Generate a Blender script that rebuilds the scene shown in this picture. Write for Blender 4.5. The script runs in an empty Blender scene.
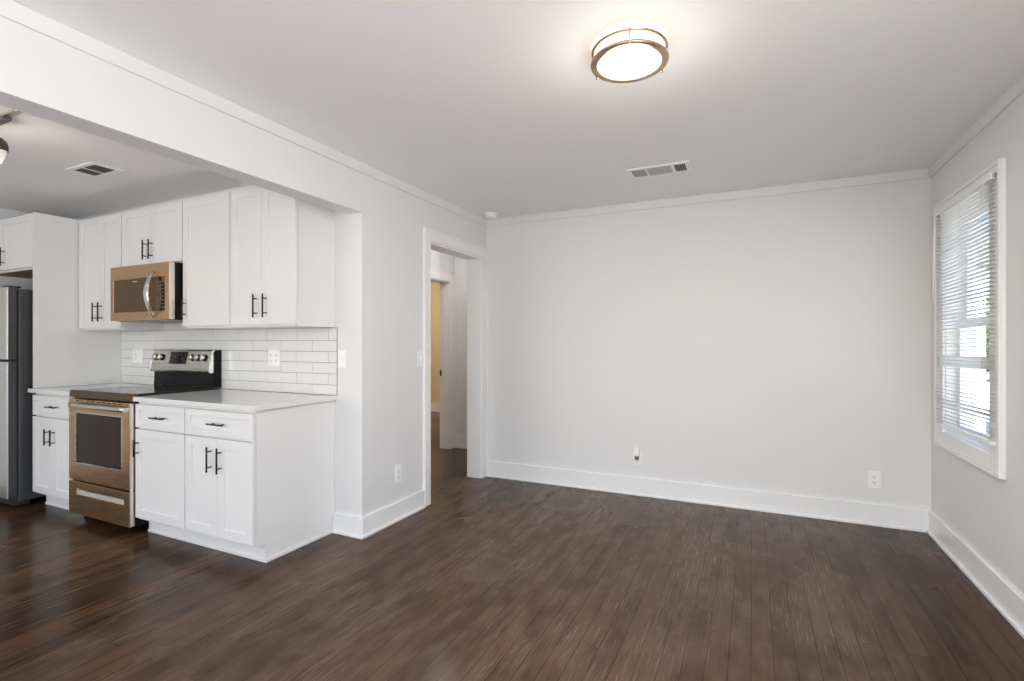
import bpy, bmesh, math, random
from mathutils import Vector, Matrix
random.seed(7)
S = bpy.context.scene
COL = S.collection

# ------------------------------------------------------------------ camera
F_PX, YAW = 507.18, 0.4428
cd = bpy.data.cameras.new('camera'); cam = bpy.data.objects.new('camera', cd); COL.objects.link(cam)
cd.sensor_width = 36.0; cd.lens = 36.0 * F_PX / 1024.0
cd.shift_y = 2.28 / 1024.0; cd.clip_start = 0.02
cam.location = (2.3014, -2.5703, 1.2685); cam.rotation_euler = (math.pi / 2, 0, YAW)
S.camera = cam
S.cycles.denoising_prefilter = 'ACCURATE'
S.view_settings.view_transform = 'Standard'; S.view_settings.look = 'None'
S.view_settings.gamma = 1.0; S.view_settings.use_curve_mapping = False
S.view_settings.exposure = 0.34

# ------------------------------------------------------------------ world and daylight
W = bpy.data.worlds.new('sky'); S.world = W; W.use_nodes = True
nt = W.node_tree; nt.nodes.clear()
wo = nt.nodes.new('ShaderNodeOutputWorld'); bg = nt.nodes.new('ShaderNodeBackground')
sk = nt.nodes.new('ShaderNodeTexSky'); sk.sky_type = 'NISHITA'; sk.sun_disc = False
sk.sun_elevation = math.radians(48); sk.sun_rotation = math.radians(200); sk.air_density = 1.0; sk.dust_density = 2.5
bg.inputs['Strength'].default_value = 0.36
nt.links.new(sk.outputs[0], bg.inputs[0]); nt.links.new(bg.outputs[0], wo.inputs[0])

def area(name, loc, rot, sx, sy, power, color):
    l = bpy.data.lights.new(name, 'AREA'); l.shape = 'RECTANGLE'; l.size = sx; l.size_y = sy
    l.energy = power; l.color = color
    o = bpy.data.objects.new(name, l); COL.objects.link(o); o.location = loc; o.rotation_euler = rot
    return o
def point(name, loc, power, color, r=0.05):
    l = bpy.data.lights.new(name, 'POINT'); l.energy = power; l.color = color; l.shadow_soft_size = r
    o = bpy.data.objects.new(name, l); COL.objects.link(o); o.location = loc
    return o
P2 = math.pi / 2
DAY = (0.955, 0.975, 1.0)
# added area lamps standing in for daylight from unseen rear and side windows
area('daylight_fill_living', (1.75, -5.06, 1.35), (P2, 0, 0), 2.7, 1.9, 11, DAY)
area('daylight_fill_kitchen', (-1.9, -5.06, 1.45), (P2, 0, 0), 1.7, 1.5, 33, DAY)
area('daylight_fill_side', (3.44, -3.02, 1.4), (P2, 0, P2), 2.3, 1.5, 20, DAY)
# up-tilted area lamps added in the same openings to brighten the ceiling
area('ceiling_fill_living', (1.75, -5.05, .62), (P2 + 1.15, 0, 0), 2.7, .5, 42, (.97, .98, 1.0))
area('ceiling_fill_side', (3.43, -3.02, .85), (P2 + 1.1, 0, P2), 2.3, .5, 26, (.97, .98, 1.0))
sun = bpy.data.lights.new('sun', 'SUN'); sun.energy = 9.0; sun.angle = .01; sun.color = (1, .96, .9)
so = bpy.data.objects.new('sun', sun); COL.objects.link(so); so.rotation_euler = (math.radians(35), 0, math.radians(-4))
# unseen: point light added to brighten the hall, and the far room's warm lamp
point('hall_fill', (-.56, 1.75, 2.25), 6, (1, 0.96, 0.90), 0.1)
point('far_room_lamp', (-2.6, 3.6, 2.2), 34, (1, 0.85, 0.64), 0.1)
# the glow of the ceiling lamp and the track lamps themselves
l_ = area('ceiling_lamp_glow', (1.861, -.563, 2.364), (0, 0, 0), .24, .24, 12, (1, 0.975, 0.95)); l_.data.shape = 'DISK'
point('ceiling_lamp_drum_glow', (1.861, -.563, 2.25), 3, (1, .92, .82), .13)
point('track_lamp_glow', (-1.30, -1.33, 2.12), 1.7, (1, 0.88, 0.72), 0.05)

# ------------------------------------------------------------------ materials
def mat(name, color, rough=0.5, metal=0.0, spec=0.5, emit=None, estr=0.0, bump=None, coat=0.0):
    m = bpy.data.materials.new(name); m.use_nodes = True
    b = m.node_tree.nodes['Principled BSDF']
    b.inputs['Base Color'].default_value = (*color, 1); b.inputs['Roughness'].default_value = rough
    b.inputs['Metallic'].default_value = metal; b.inputs['Specular IOR Level'].default_value = spec
    b.inputs['Coat Weight'].default_value = coat
    if emit: b.inputs['Emission Color'].default_value = (*emit, 1); b.inputs['Emission Strength'].default_value = estr
    if bump:
        n, l = m.node_tree.nodes, m.node_tree.links
        tc = n.new('ShaderNodeTexCoord'); t = n.new('ShaderNodeTexNoise'); t.inputs['Scale'].default_value = bump[0]
        t.inputs['Detail'].default_value = 4
        bp = n.new('ShaderNodeBump'); bp.inputs['Strength'].default_value = bump[1]; bp.inputs['Distance'].default_value = 0.004
        l.new(tc.outputs['Object'], t.inputs['Vector']); l.new(t.outputs['Fac'], bp.inputs['Height']); l.new(bp.outputs[0], b.inputs['Normal'])
    return m
def brushed(name, color, rough, axis=(2, 2, 160), amount=0.12):
    m = mat(name, color, rough, 1.0); n, l = m.node_tree.nodes, m.node_tree.links; b = n['Principled BSDF']
    tc = n.new('ShaderNodeTexCoord'); mp = n.new('ShaderNodeMapping'); mp.inputs['Scale'].default_value = axis
    t = n.new('ShaderNodeTexNoise'); t.inputs['Scale'].default_value = 3; t.inputs['Detail'].default_value = 3
    mr = n.new('ShaderNodeMapRange'); mr.inputs['To Min'].default_value = rough - amount / 2; mr.inputs['To Max'].default_value = rough + amount
    l.new(tc.outputs['Object'], mp.inputs[0]); l.new(mp.outputs[0], t.inputs[0]); l.new(t.outputs[0], mr.inputs[0]); l.new(mr.outputs[0], b.inputs['Roughness'])
    return m
M = {}
M['wall'] = mat('wall_paint', (0.81, 0.81, 0.81), 0.55, bump=(55, 0.05))
M['ceil'] = mat('ceiling_paint', (0.93, 0.93, 0.925), 0.7, bump=(40, 0.08))
M['trim'] = mat('white_trim_paint', (0.92, 0.92, 0.92), 0.3)
M['cab'] = mat('white_cabinet_paint', (0.83, 0.825, 0.82), 0.32)
M['cabin'] = mat('raw_cabinet_underside', (0.42, 0.33, 0.18), 0.6)
M['yellow'] = mat('warm_yellow_wall_paint', (0.76, 0.64, 0.44), 0.6)
M['black'] = mat('black_handle_metal', (0.018, 0.018, 0.018), 0.35, 0.3)
M['blackp'] = mat('black_enamel', (0.007, 0.007, 0.007), 0.22, 0, 0.12)
M['glassk'] = mat('black_ceramic_glass', (0.010, 0.010, 0.010), 0.06, 0, 0.4)
M['steel'] = brushed('warm_stainless_steel', (0.56, 0.36, 0.20), 0.26)
M['railshade'] = brushed('shaded_front_rail_steel', (0.16, 0.11, 0.06), 0.35)  # steel rail with its shade and the mirrored floor put into the colour
M['adapt'] = mat('grey_adapter_metal', (0.22, 0.21, 0.2), 0.4, 0.6)
M['oveng'] = mat('brown_tinted_oven_glass', (0.030, 0.020, 0.013), 0.05, 0, 0.13)
M['steel2'] = brushed('pale_stainless_steel', (0.66, 0.63, 0.58), 0.24)
M['chrome'] = mat('polished_chrome', (0.75, 0.74, 0.72), 0.12, 1.0)
M['fridge'] = brushed('fridge_stainless_steel', (0.68, 0.67, 0.65), 0.3)
M['fside'] = mat('dark_grey_fridge_side', (0.055, 0.057, 0.062), 0.4)
M['rubber'] = mat('dark_gasket_rubber', (0.03, 0.03, 0.032), 0.6)
M['quartz'] = mat('white_quartz', (0.80, 0.79, 0.775), 0.12, bump=None)
M['tile'] = mat('white_glazed_tile', (0.80, 0.795, 0.78), 0.14)
M['grout'] = mat('grey_grout', (0.20, 0.195, 0.19), 0.9)
M['plate'] = mat('white_plastic_plate', (0.95, 0.95, 0.945), 0.35)
M['slot'] = mat('grey_socket_slot', (0.16, 0.155, 0.15), 0.6)
M['nickel'] = mat('brushed_nickel', (0.60, 0.46, 0.33), 0.3, 1.0)
M['diff'] = mat('lit_lamp_diffuser', (0.95, 0.93, 0.9), 0.4, emit=(1, 0.9, 0.76), estr=2.6)
M['bulb'] = mat('lit_lamp_glass', (0.95, 0.93, 0.9), 0.3, emit=(1, 0.95, 0.88), estr=0.18)
M['bronze'] = mat('bronze_lamp_metal', (0.13, 0.105, 0.07), 0.35, 0.8)
M['ventdark'] = mat('vent_duct_dark', (0.06, 0.06, 0.058), 0.8)
M['ventslat'] = mat('grey_vent_louvre', (0.52, 0.515, 0.50), 0.5)
M['display'] = mat('black_display_glass', (0.01, 0.01, 0.011), 0.1)
M['mark'] = mat('pale_panel_print', (0.55, 0.55, 0.53), 0.5)
M['keyp'] = mat('dim_keypad_print', (0.20, 0.17, 0.13), 0.5)
M['edge'] = mat('pale_steel_edge', (0.72, 0.69, 0.64), 0.3, 0.85)
M['brass'] = mat('dark_brass_strike', (0.06, 0.045, 0.03), 0.4, 0.6)
M['bark'] = mat('grey_bark', (0.16, 0.12, 0.09), 0.9, bump=(25, 0.5))
M['paleground'] = mat('pale_bounce_ground', (0.62, 0.61, 0.585), 0.9, bump=(30, 0.6))
M['siding'] = mat('white_siding', (0.86, 0.87, 0.88), 0.6)
M['shingle'] = mat('grey_shingle', (0.25, 0.25, 0.26), 0.9)

def leaf_material():
    m = bpy.data.materials.new('green_leaves'); m.use_nodes = True; n, l = m.node_tree.nodes, m.node_tree.links
    b = n['Principled BSDF']; b.inputs['Roughness'].default_value = 0.5
    oi = n.new('ShaderNodeTexCoord'); t = n.new('ShaderNodeTexNoise'); t.inputs['Scale'].default_value = 3.0
    r = n.new('ShaderNodeValToRGB'); r.color_ramp.elements[0].color = (0.05, 0.13, 0.03, 1); r.color_ramp.elements[1].color = (0.24, 0.36, 0.10, 1)
    l.new(oi.outputs['Object'], t.inputs[0]); l.new(t.outputs[0], r.inputs[0]); l.new(r.outputs[0], b.inputs['Base Color'])
    return m
M['leaf'] = leaf_material()

def pane_material():
    m = bpy.data.materials.new('window_glass'); m.use_nodes = True; n, l = m.node_tree.nodes, m.node_tree.links
    n.clear(); o = n.new('ShaderNodeOutputMaterial'); mx = n.new('ShaderNodeMixShader'); mx.inputs[0].default_value = 0.06
    t = n.new('ShaderNodeBsdfTransparent'); g = n.new('ShaderNodeBsdfGlossy'); g.inputs['Roughness'].default_value = 0.02
    l.new(t.outputs[0], mx.inputs[1]); l.new(g.outputs[0], mx.inputs[2]); l.new(mx.outputs[0], o.inputs[0])
    return m
M['pane'] = pane_material()
def slat_material():
    m = bpy.data.materials.new('white_vinyl_slat'); m.use_nodes = True; n, l = m.node_tree.nodes, m.node_tree.links
    o = n['Material Output']; b = n['Principled BSDF']; b.inputs['Base Color'].default_value = (0.88, 0.88, 0.86, 1); b.inputs['Roughness'].default_value = 0.4
    t = n.new('ShaderNodeBsdfTranslucent'); t.inputs[0].default_value = (0.85, 0.86, 0.84, 1)
    mx = n.new('ShaderNodeMixShader'); mx.inputs[0].default_value = 0.65
    l.new(b.outputs[0], mx.inputs[1]); l.new(t.outputs[0], mx.inputs[2]); l.new(mx.outputs[0], o.inputs[0])
    return m
M['slat'] = slat_material()

def floor_material():
    m = bpy.data.materials.new('worn_dark_wood_planks'); m.use_nodes = True; n, l = m.node_tree.nodes, m.node_tree.links
    b = n['Principled BSDF']
    tc = n.new('ShaderNodeTexCoord')
    rot = n.new('ShaderNodeMapping'); rot.inputs['Rotation'].default_value = (0, 0, P2)
    l.new(tc.outputs['Object'], rot.inputs[0])
    br = n.new('ShaderNodeTexBrick'); br.offset = 0.41; br.inputs['Scale'].default_value = 1.0
    br.inputs['Brick Width'].default_value = 2.3; br.inputs['Row Height'].default_value = 0.082
    br.inputs['Mortar Size'].default_value = 0.0015; br.inputs['Mortar Smooth'].default_value = 0.2
    br.inputs['Color1'].default_value = (0, 0, 0, 1); br.inputs['Color2'].default_value = (1, 1, 1, 1); br.inputs['Mortar'].default_value = (0.5, 0.5, 0.5, 1)
    l.new(rot.outputs[0], br.inputs['Vector'])
    def noise(scale, detail, rough=0.55, dist=0.0):
        mp = n.new('ShaderNodeMapping'); mp.inputs['Scale'].default_value = scale; l.new(tc.outputs['Object'], mp.inputs[0])
        # shift the pattern from board to board
        sh = n.new('ShaderNodeVectorMath'); sh.operation = 'SCALE'; sh.inputs['Scale'].default_value = 7.0; l.new(br.outputs['Color'], sh.inputs[0])
        ad = n.new('ShaderNodeVectorMath'); ad.operation = 'ADD'; l.new(mp.outputs[0], ad.inputs[0]); l.new(sh.outputs[0], ad.inputs[1])
        t = n.new('ShaderNodeTexNoise'); t.inputs['Scale'].default_value = 1.0; t.inputs['Detail'].default_value = detail
        t.inputs['Roughness'].default_value = rough; t.inputs['Distortion'].default_value = dist
        l.new(ad.outputs[0], t.inputs['Vector']); return t.outputs['Fac']
    def plain(scale, detail, off=(0, 0, 0)):
        mp = n.new('ShaderNodeMapping'); mp.inputs['Scale'].default_value = scale; mp.inputs['Location'].default_value = off; l.new(tc.outputs['Object'], mp.inputs[0])
        t = n.new('ShaderNodeTexNoise'); t.inputs['Scale'].default_value = 1.0; t.inputs['Detail'].default_value = detail
        l.new(mp.outputs[0], t.inputs['Vector']); return t.outputs['Fac']
    def rng(src, a, c, lo=0.0, hi=1.0):
        r = n.new('ShaderNodeMapRange'); r.interpolation_type = 'SMOOTHSTEP'; r.inputs['From Min'].default_value = a; r.inputs['From Max'].default_value = c
        r.inputs['To Min'].default_value = lo; r.inputs['To Max'].default_value = hi; l.new(src, r.inputs['Value']); return r.outputs[0]
    def mul(a, c):
        x = n.new('ShaderNodeMath'); x.operation = 'MULTIPLY'
        l.new(a, x.inputs[0])
        if isinstance(c, float): x.inputs[1].default_value = c
        else: l.new(c, x.inputs[1])
        return x.outputs[0]
    def mix(fac, ca, cb, blend='MIX'):
        x = n.new('ShaderNodeMix'); x.data_type = 'RGBA'; x.blend_type = blend
        l.new(fac, x.inputs['Factor'])
        for s, v in ((x.inputs['A'], ca), (x.inputs['B'], cb)): pass
        ia, ib = [i for i in x.inputs if i.type == 'RGBA'][:2]
        for s, v in ((ia, ca), (ib, cb)):
            if isinstance(v, tuple): s.default_value = (*v, 1)
            else: l.new(v, s)
        return [o for o in x.outputs if o.type == 'RGBA'][0]
    grain = noise((38, 1.6, 1), 5, 0.6, 0.3)
    fine = noise((230, 5.5, 1), 5, 0.7)
    blotch = plain((1.1, 0.8, 1), 4, (3.1, 1.7, 0))
    wear = plain((2.6, 1.1, 1), 5, (0.4, 6.2, 0))
    sx = n.new('ShaderNodeSeparateXYZ'); l.new(tc.outputs['Object'], sx.inputs[0])
    # base tone is paler across the middle, and stays dark and reddish by the right wall and in the kitchen
    mid_zone = mul(rng(sx.outputs['X'], 3.25, 2.45), rng(sx.outputs['X'], -0.9, 1.0))
    tone = n.new('ShaderNodeSeparateColor'); l.new(br.outputs['Color'], tone.inputs[0])
    dark = mix(rng(tone.outputs[0], 0, 1), (0.082, 0.036, 0.0135), (0.022, 0.0095, 0.004))
    pale = mix(rng(tone.outputs[0], 0, 1), (0.112, 0.066, 0.039), (0.090, 0.052, 0.030))
    base = mix(mul(mid_zone, rng(blotch, 0.25, 0.62, 0.35, 1.0)), dark, pale)
    base = mix(rng(grain, 0.38, 0.72, 0, 0.8), base, (0.088, 0.046, 0.0245))
    base = mix(mul(rng(wear, 0.45, 0.75, 0, 0.75), rng(grain, 0.25, 0.7, 0.4, 1.0)), base, (0.150, 0.098, 0.066))
    mott = plain((13, 5.0, 1), 5, (2.2, 0.3, 0))
    base = mix(mul(mid_zone, rng(mott, 0.42, 0.72, 0, 0.6)), base, (0.155, 0.100, 0.066))
    base = mix(rng(mott, 0.30, 0.46, 0.35, 0), base, (0.030, 0.014, 0.007))
    worn = rng(sx.outputs['X'], 3.15, 2.2, 0.1, 1.0)
    scuff = mul(mul(rng(fine, 0.50, 0.74), rng(wear, 0.40, 0.72)), worn)
    base = mix(mul(scuff, 0.85), base, (0.33, 0.225, 0.15))
    base = mix(rng(br.outputs['Fac'], 0, 1, 0, 0.85), base, (0.010, 0.006, 0.004))
    l.new(base, b.inputs['Base Color'])
    rr = rng(blotch, 0.3, 0.7, 0.16, 0.30)
    ra = n.new('ShaderNodeMath'); ra.operation = 'ADD'; l.new(rr, ra.inputs[0]); l.new(mul(scuff, 0.25), ra.inputs[1]); l.new(ra.outputs[0], b.inputs['Roughness'])
    b.inputs['Specular IOR Level'].default_value = 0.13
    bp = n.new('ShaderNodeBump'); bp.inputs['Strength'].default_value = 0.12; bp.inputs['Distance'].default_value = 0.003
    hh = n.new('ShaderNodeMath'); hh.operation = 'SUBTRACT'; l.new(mul(grain, 0.6), hh.inputs[0]); l.new(br.outputs['Fac'], hh.inputs[1])
    l.new(hh.outputs[0], bp.inputs['Height']); l.new(bp.outputs[0], b.inputs['Normal'])
    return m
M['floor'] = floor_material()

# ------------------------------------------------------------------ mesh helpers (all coordinates are world coordinates)
class MB:
    def __init__(s): s.bm = bmesh.new(); s.mi = 0
    def _fin(s, geom_faces):
        for f in geom_faces: f.material_index = s.mi
    def box(s, x0, x1, y0, y1, z0, z1, bev=0.0, seg=2):
        r = bmesh.ops.create_cube(s.bm, size=1.0)
        vs = r['verts']
        for v in vs:
            v.co = Vector(((x0 + x1) / 2 + v.co.x * (x1 - x0), (y0 + y1) / 2 + v.co.y * (y1 - y0), (z0 + z1) / 2 + v.co.z * (z1 - z0)))
        fs = {f for v in vs for f in v.link_faces}
        if bev > 0:
            es = list({e for v in vs for e in v.link_edges})
            rb = bmesh.ops.bevel(s.bm, geom=es, offset=bev, segments=seg, affect='EDGES', profile=0.6)
            fs = {f for v in rb['verts'] for f in v.link_faces} | {f for f in fs if f.is_valid}
        s._fin(fs); return s
    def cyl(s, p0, p1, r0, r1=None, n=20, caps=True):
        p0, p1 = Vector(p0), Vector(p1); r1 = r0 if r1 is None else r1
        d = (p1 - p0); L = d.length
        q = Vector((0, 0, 1)).rotation_difference(d.normalized()).to_matrix().to_4x4()
        r = bmesh.ops.create_cone(s.bm, cap_ends=caps, segments=n, radius1=r0, radius2=r1, depth=L, matrix=Matrix.Translation((p0 + p1) / 2) @ q)
        fs = {f for v in r['verts'] for f in v.link_faces}
        for f in fs:
            if len(f.verts) == 4: f.smooth = True
        s._fin(fs); return s
    def lathe(s, c, prof, n=48, axis='Z'):
        # prof: list of (radius, height) along the axis
        rings = []
        for (r, h) in prof:
            ring = []
            for k in range(n):
                a = 2 * math.pi * k / n
                ring.append(s.bm.verts.new((c[0] + r * math.cos(a), c[1] + r * math.sin(a), c[2] + h)))
            rings.append(ring)
        fs = []
        for a, b_ in zip(rings[:-1], rings[1:]):
            for k in range(n):
                f = s.bm.faces.new((a[k], a[(k + 1) % n], b_[(k + 1) % n], b_[k])); f.smooth = True; fs.append(f)
        s._fin(fs); s.last = rings; return s
    def cap(s, ring, flip=False):
        f = s.bm.faces.new(ring[::-1] if flip else ring); s._fin([f]); return s
    def prism(s, pts, axis, a, b_):
        # pts: polygon in the two other axes, extruded along axis from a to b_
        def P(p, t):
            return {'X': (t, p[0], p[1]), 'Y': (p[0], t, p[1]), 'Z': (p[0], p[1], t)}[axis]
        A = [s.bm.verts.new(P(p, a)) for p in pts]; B = [s.bm.verts.new(P(p, b_)) for p in pts]
        fs = [s.bm.faces.new(A), s.bm.faces.new(B[::-1])]
        for k in range(len(pts)):
            fs.append(s.bm.faces.new((A[k], B[k], B[(k + 1) % len(pts)], A[(k + 1) % len(pts)])))
        s._fin(fs); return s
    def sweep(s, pts, sect):
        # pts: list of points, sect: function(i, point, tangent) -> list of ring points
        rings = []
        for i, p in enumerate(pts):
            t = (Vector(pts[min(i + 1, len(pts) - 1)]) - Vector(pts[max(i - 1, 0)])).normalized()
            rings.append([s.bm.verts.new(q) for q in sect(i, Vector(p), t)])
        fs = []
        m = len(rings[0])
        for a, b_ in zip(rings[:-1], rings[1:]):
            for k in range(m):
                f = s.bm.faces.new((a[k], a[(k + 1) % m], b_[(k + 1) % m], b_[k])); f.smooth = True; fs.append(f)
        fs.append(s.bm.faces.new(rings[0][::-1])); fs.append(s.bm.faces.new(rings[-1]))
        s._fin(fs); return s
    def build(s, name, mats, parent=None):
        bmesh.ops.recalc_face_normals(s.bm, faces=s.bm.faces[:])
        root = parent
        while root is not None and root.parent is not None: root = root.parent
        off = root.location.copy() if root is not None and root.type == 'EMPTY' else Vector((0, 0, 0))
        bmesh.ops.translate(s.bm, vec=-off, verts=s.bm.verts[:])
        me = bpy.data.meshes.new(name); s.bm.to_mesh(me); s.bm.free()
        for m in (mats if isinstance(mats, (list, tuple)) else [mats]): me.materials.append(M[m])
        o = bpy.data.objects.new(name, me); COL.objects.link(o)
        if parent is not None: o.parent = parent
        return o

def thing(name, label, cat, loc, group=None):
    o = bpy.data.objects.new(name, None); COL.objects.link(o); o.location = loc; o.empty_display_size = 0.1
    o['label'] = label; o['category'] = cat
    if group: o['group'] = group
    return o
def tag(o, label, cat, group=None):
    o['label'] = label; o['category'] = cat
    if group: o['group'] = group
    return o
def struct(o): o['kind'] = 'structure'; return o

# ------------------------------------------------------------------ the setting
RW, DB, H = 3.383, 1.7045, 2.44       # right wall, back wall, ceiling
HB, HT = 2.121, 0.136                  # header underside, header / wall thickness
KL, RY = -3.60, -5.0                   # kitchen left wall, rear wall
DY0, DY1, DZ = 0.752, 1.603, 2.070     # doorway
WY0, WY1, WZ0, WZ1 = 0.715, 1.415, 0.712, 2.078   # window opening

struct(MB().box(-4.3, RW + .14, RY - .12, 5.45, -0.12, 0).build('floor', 'floor'))
struct(MB().box(-4.3, RW + .14, RY - .12, 5.45, H, H + .12).build('ceiling', 'ceil'))
w = MB()
w.box(-HT, 0, 0, DY0, 0, H).box(-HT, 0, DY0, DY1, DZ, H).box(-HT, 0, DY1, 2.70, 0, H).box(-HT, 0, RY, 0, HB, H)
struct(w.build('wall_left', 'wall'))
struct(MB().box(0, RW + .14, DB, DB + .12, 0, H).build('wall_back', 'wall'))
w = MB()
w.box(RW, RW + .14, RY, -4.2, 0, H).box(RW, RW + .14, -4.2, -1.85, 0, 0.6).box(RW, RW + .14, -4.2, -1.85, 2.2, H).box(RW, RW + .14, -1.85, WY0, 0, H)
w.box(RW, RW + .14, WY0, WY1, 0, WZ0).box(RW, RW + .14, WY0, WY1, WZ1, H).box(RW, RW + .14, WY1, DB, 0, H)
struct(w.build('wall_right', 'wall'))
w = MB(); y0, y1 = RY - .12, RY
w.box(KL - .12, -2.8, y0, y1, 0, H).box(-2.8, -1.0, y0, y1, 0, .65).box(-2.8, -1.0, y0, y1, 2.25, H).box(-1.0, .35, y0, y1, 0, H)
w.box(.35, 3.15, y0, y1, 0, .35).box(.35, 3.15, y0, y1, 2.35, H).box(3.15, RW + .14, y0, y1, 0, H)
struct(w.build('wall_rear', 'wall'))
struct(MB().box(KL, -HT, 0, .12, 0, H).build('wall_kitchen', 'wall'))
struct(MB().box(KL - .12, KL, RY, .12, 0, H).build('wall_kitchen_left', 'wall'))
HX = -.965; HY0, HY1, HD = 1.80, 2.588, 2.0
w = MB(); w.box(HX - .13, 0, 2.70, 2.86, 0, H)
struct(w.build('wall_hall', 'wall'))
w = MB(); w.box(HX - .13, HX, .12, HY0, 0, H).box(HX - .13, HX, HY0, HY1, HD, H).box(HX - .13, HX, HY1, 2.70, 0, H)
struct(w.build('wall_hall_left', 'wall'))
struct(MB().box(-4.1, -.8, 5.3, 5.42, 0, H).build('wall_far_room', 'yellow'))
struct(MB().box(-4.22, -4.1, .9, 5.42, 0, H).build('wall_far_left', 'yellow'))
struct(MB().box(-.8, -.68, 2.86, 5.42, 0, H).build('wall_far_right', 'yellow'))
struct(MB().box(-4.1, HX - .13, .9, 1.02, 0, H).build('wall_far_front', 'yellow'))

# baseboards with shoe moulding
def base_y(name, x0, x1, y, side, h=.148, x_in0=0, x_in1=0):
    b = MB(); t, s = .019, .014
    b.box(x0, x1, min(y, y + side * t), max(y, y + side * t), 0.0, h, .003)
    b.box(x0 + x_in0, x1 + x_in1, min(y + side * t, y + side * (t + s)), max(y + side * t, y + side * (t + s)), 0.0, .018, .004)
    return struct(b.build(name, 'trim'))
def base_x(name, y0, y1, x, side, h=.148):
    b = MB(); t, s = .019, .014
    b.box(min(x, x + side * t), max(x, x + side * t), y0, y1, 0.0, h, .003)
    b.box(min(x + side * t, x + side * (t + s)), max(x + side * t, x + side * (t + s)), y0, y1, 0.0, .018, .004)
    return struct(b.build(name, 'trim'))
base_y('baseboard_back', 0.021, RW, DB, -1)
base_x('baseboard_right', RY, DB - .016, RW, -1)
base_x('baseboard_left', -.016, DY0 - .081, 0, 1, .132)
base_y('baseboard_kitchen', -.233, .0, 0, -1, .132, 0, .029)
base_y('baseboard_hall', HX, -HT, 2.70, -1, .165)
base_y('baseboard_far_room', -4.1, -.8, 5.3, -1, .165)
# flat crown boards under the ceiling
def crown(name, x0, x1, y0, y1):
    return struct(MB().box(x0, x1, y0, y1, 2.374, H, .004).build(name, 'wall'))
crown('trim_1', 0, .014, RY, DB)
crown('trim_2', .014, RW - .014, DB - .014, DB)
crown('trim_3', RW - .014, RW, RY, DB)

# doorway to the hall: jamb lining and casing
j = MB()
j.box(-HT - .004, .004, DY0, DY0 + .018, 0, DZ, .002).box(-HT - .004, .004, DY1 - .018, DY1, 0, DZ, .002).box(-HT - .004, .004, DY0, DY1, DZ - .018, DZ, .002)
d1 = struct(j.build('door_1', 'trim'))
c = MB(); CO = DY0 - .080; CT = 2.160
c.box(0, .019, CO, DY0 + .004, 0, CT, .004).box(0, .019, DY1 - .012, DB - .001, 0, CT, .004).box(0, .019, DY0 + .004, DY1 - .012, DZ - .006, CT, .004)
c.box(.019, .026, CO, CO + .014, 0, CT, .003).box(.019, .026, DB - .016, DB - .002, 0.15, CT, .003).box(.019, .026, CO + .014, DB - .016, CT - .014, CT, .003)
c.build('casing', 'trim', d1)
# doorway in the left wall of the hall
j = MB(); xa, xb = HX - .134, HX + .002
j.box(xa, xb, HY1 - .018, HY1, 0, HD, .002).box(xa, xb, HY0, HY0 + .018, 0, HD, .002).box(xa, xb, HY0 + .018, HY1 - .018, HD - .018, HD, .002)
j.box(HX - .10, HX - .055, HY1 - .028, HY1 - .018, 0, HD - .018, .002)
d2 = struct(j.build('door_2', 'trim'))
c = MB()
c.box(HX, HX + .02, HY1 - .006, 2.699, 0, HD + .092, .004).box(HX, HX + .02, HY0 - .10, HY0 + .006, 0, HD + .092, .004).box(HX, HX + .02, HY0 + .006, HY1 - .006, HD - .006, HD + .092, .004)
c.box(HX + .02, HX + .026, 2.683, 2.698, 0, HD + .092, .003).box(HX + .02, HX + .026, HY0 - .10, 2.683, HD + .078, HD + .092, .003)
c.build('casing', 'trim', d2)
MB().box(HX - .131, HX - .104, HY1 - .021, HY1 - .018, .87, .94, .001).build('strike_plate', 'brass', d2)

# rear windows and side window (behind the camera): frames with glass
def rear_window(name, x0, x1, z0, z1):
    f = MB(); y0, y1 = RY - .09, RY + .02
    f.box(x0 - .08, x0, y1 - .02, y1, z0 - .08, z1 + .08, .004).box(x1, x1 + .08, y1 - .02, y1, z0 - .08, z1 + .08, .004)
    f.box(x0, x1, y1 - .02, y1, z1, z1 + .08, .004).box(x0, x1, y1 - .02, y1 + .02, z0 - .08, z0, .004)
    xm = (x0 + x1) / 2; f.box(xm - .025, xm + .025, RY - .04, RY - .005, z0, z1, .003)
    o = struct(f.build(name, 'trim'))
    MB().box(x0, x1, RY - .02, RY - .015, z0, z1).build('pane', 'pane', o)
rear_window('window_2', .35, 3.15, .35, 2.35)
rear_window('window_3', -2.8, -1.0, .65, 2.25)
f = MB(); f.box(RW - .02, RW, -4.28, -4.2, .52, 2.28, .004).box(RW - .02, RW, -1.85, -1.77, .52, 2.28, .004).box(RW - .02, RW, -4.2, -1.85, 2.2, 2.28, .004).box(RW - .03, RW, -4.2, -1.85, .52, .6, .004).box(RW + .03, RW + .06, -2.93, -2.87, .6, 2.2, .004)
o = struct(f.build('window_4', 'trim')); MB().box(RW + .02, RW + .025, -4.2, -1.85, .6, 2.2).build('pane', 'pane', o)

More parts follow.
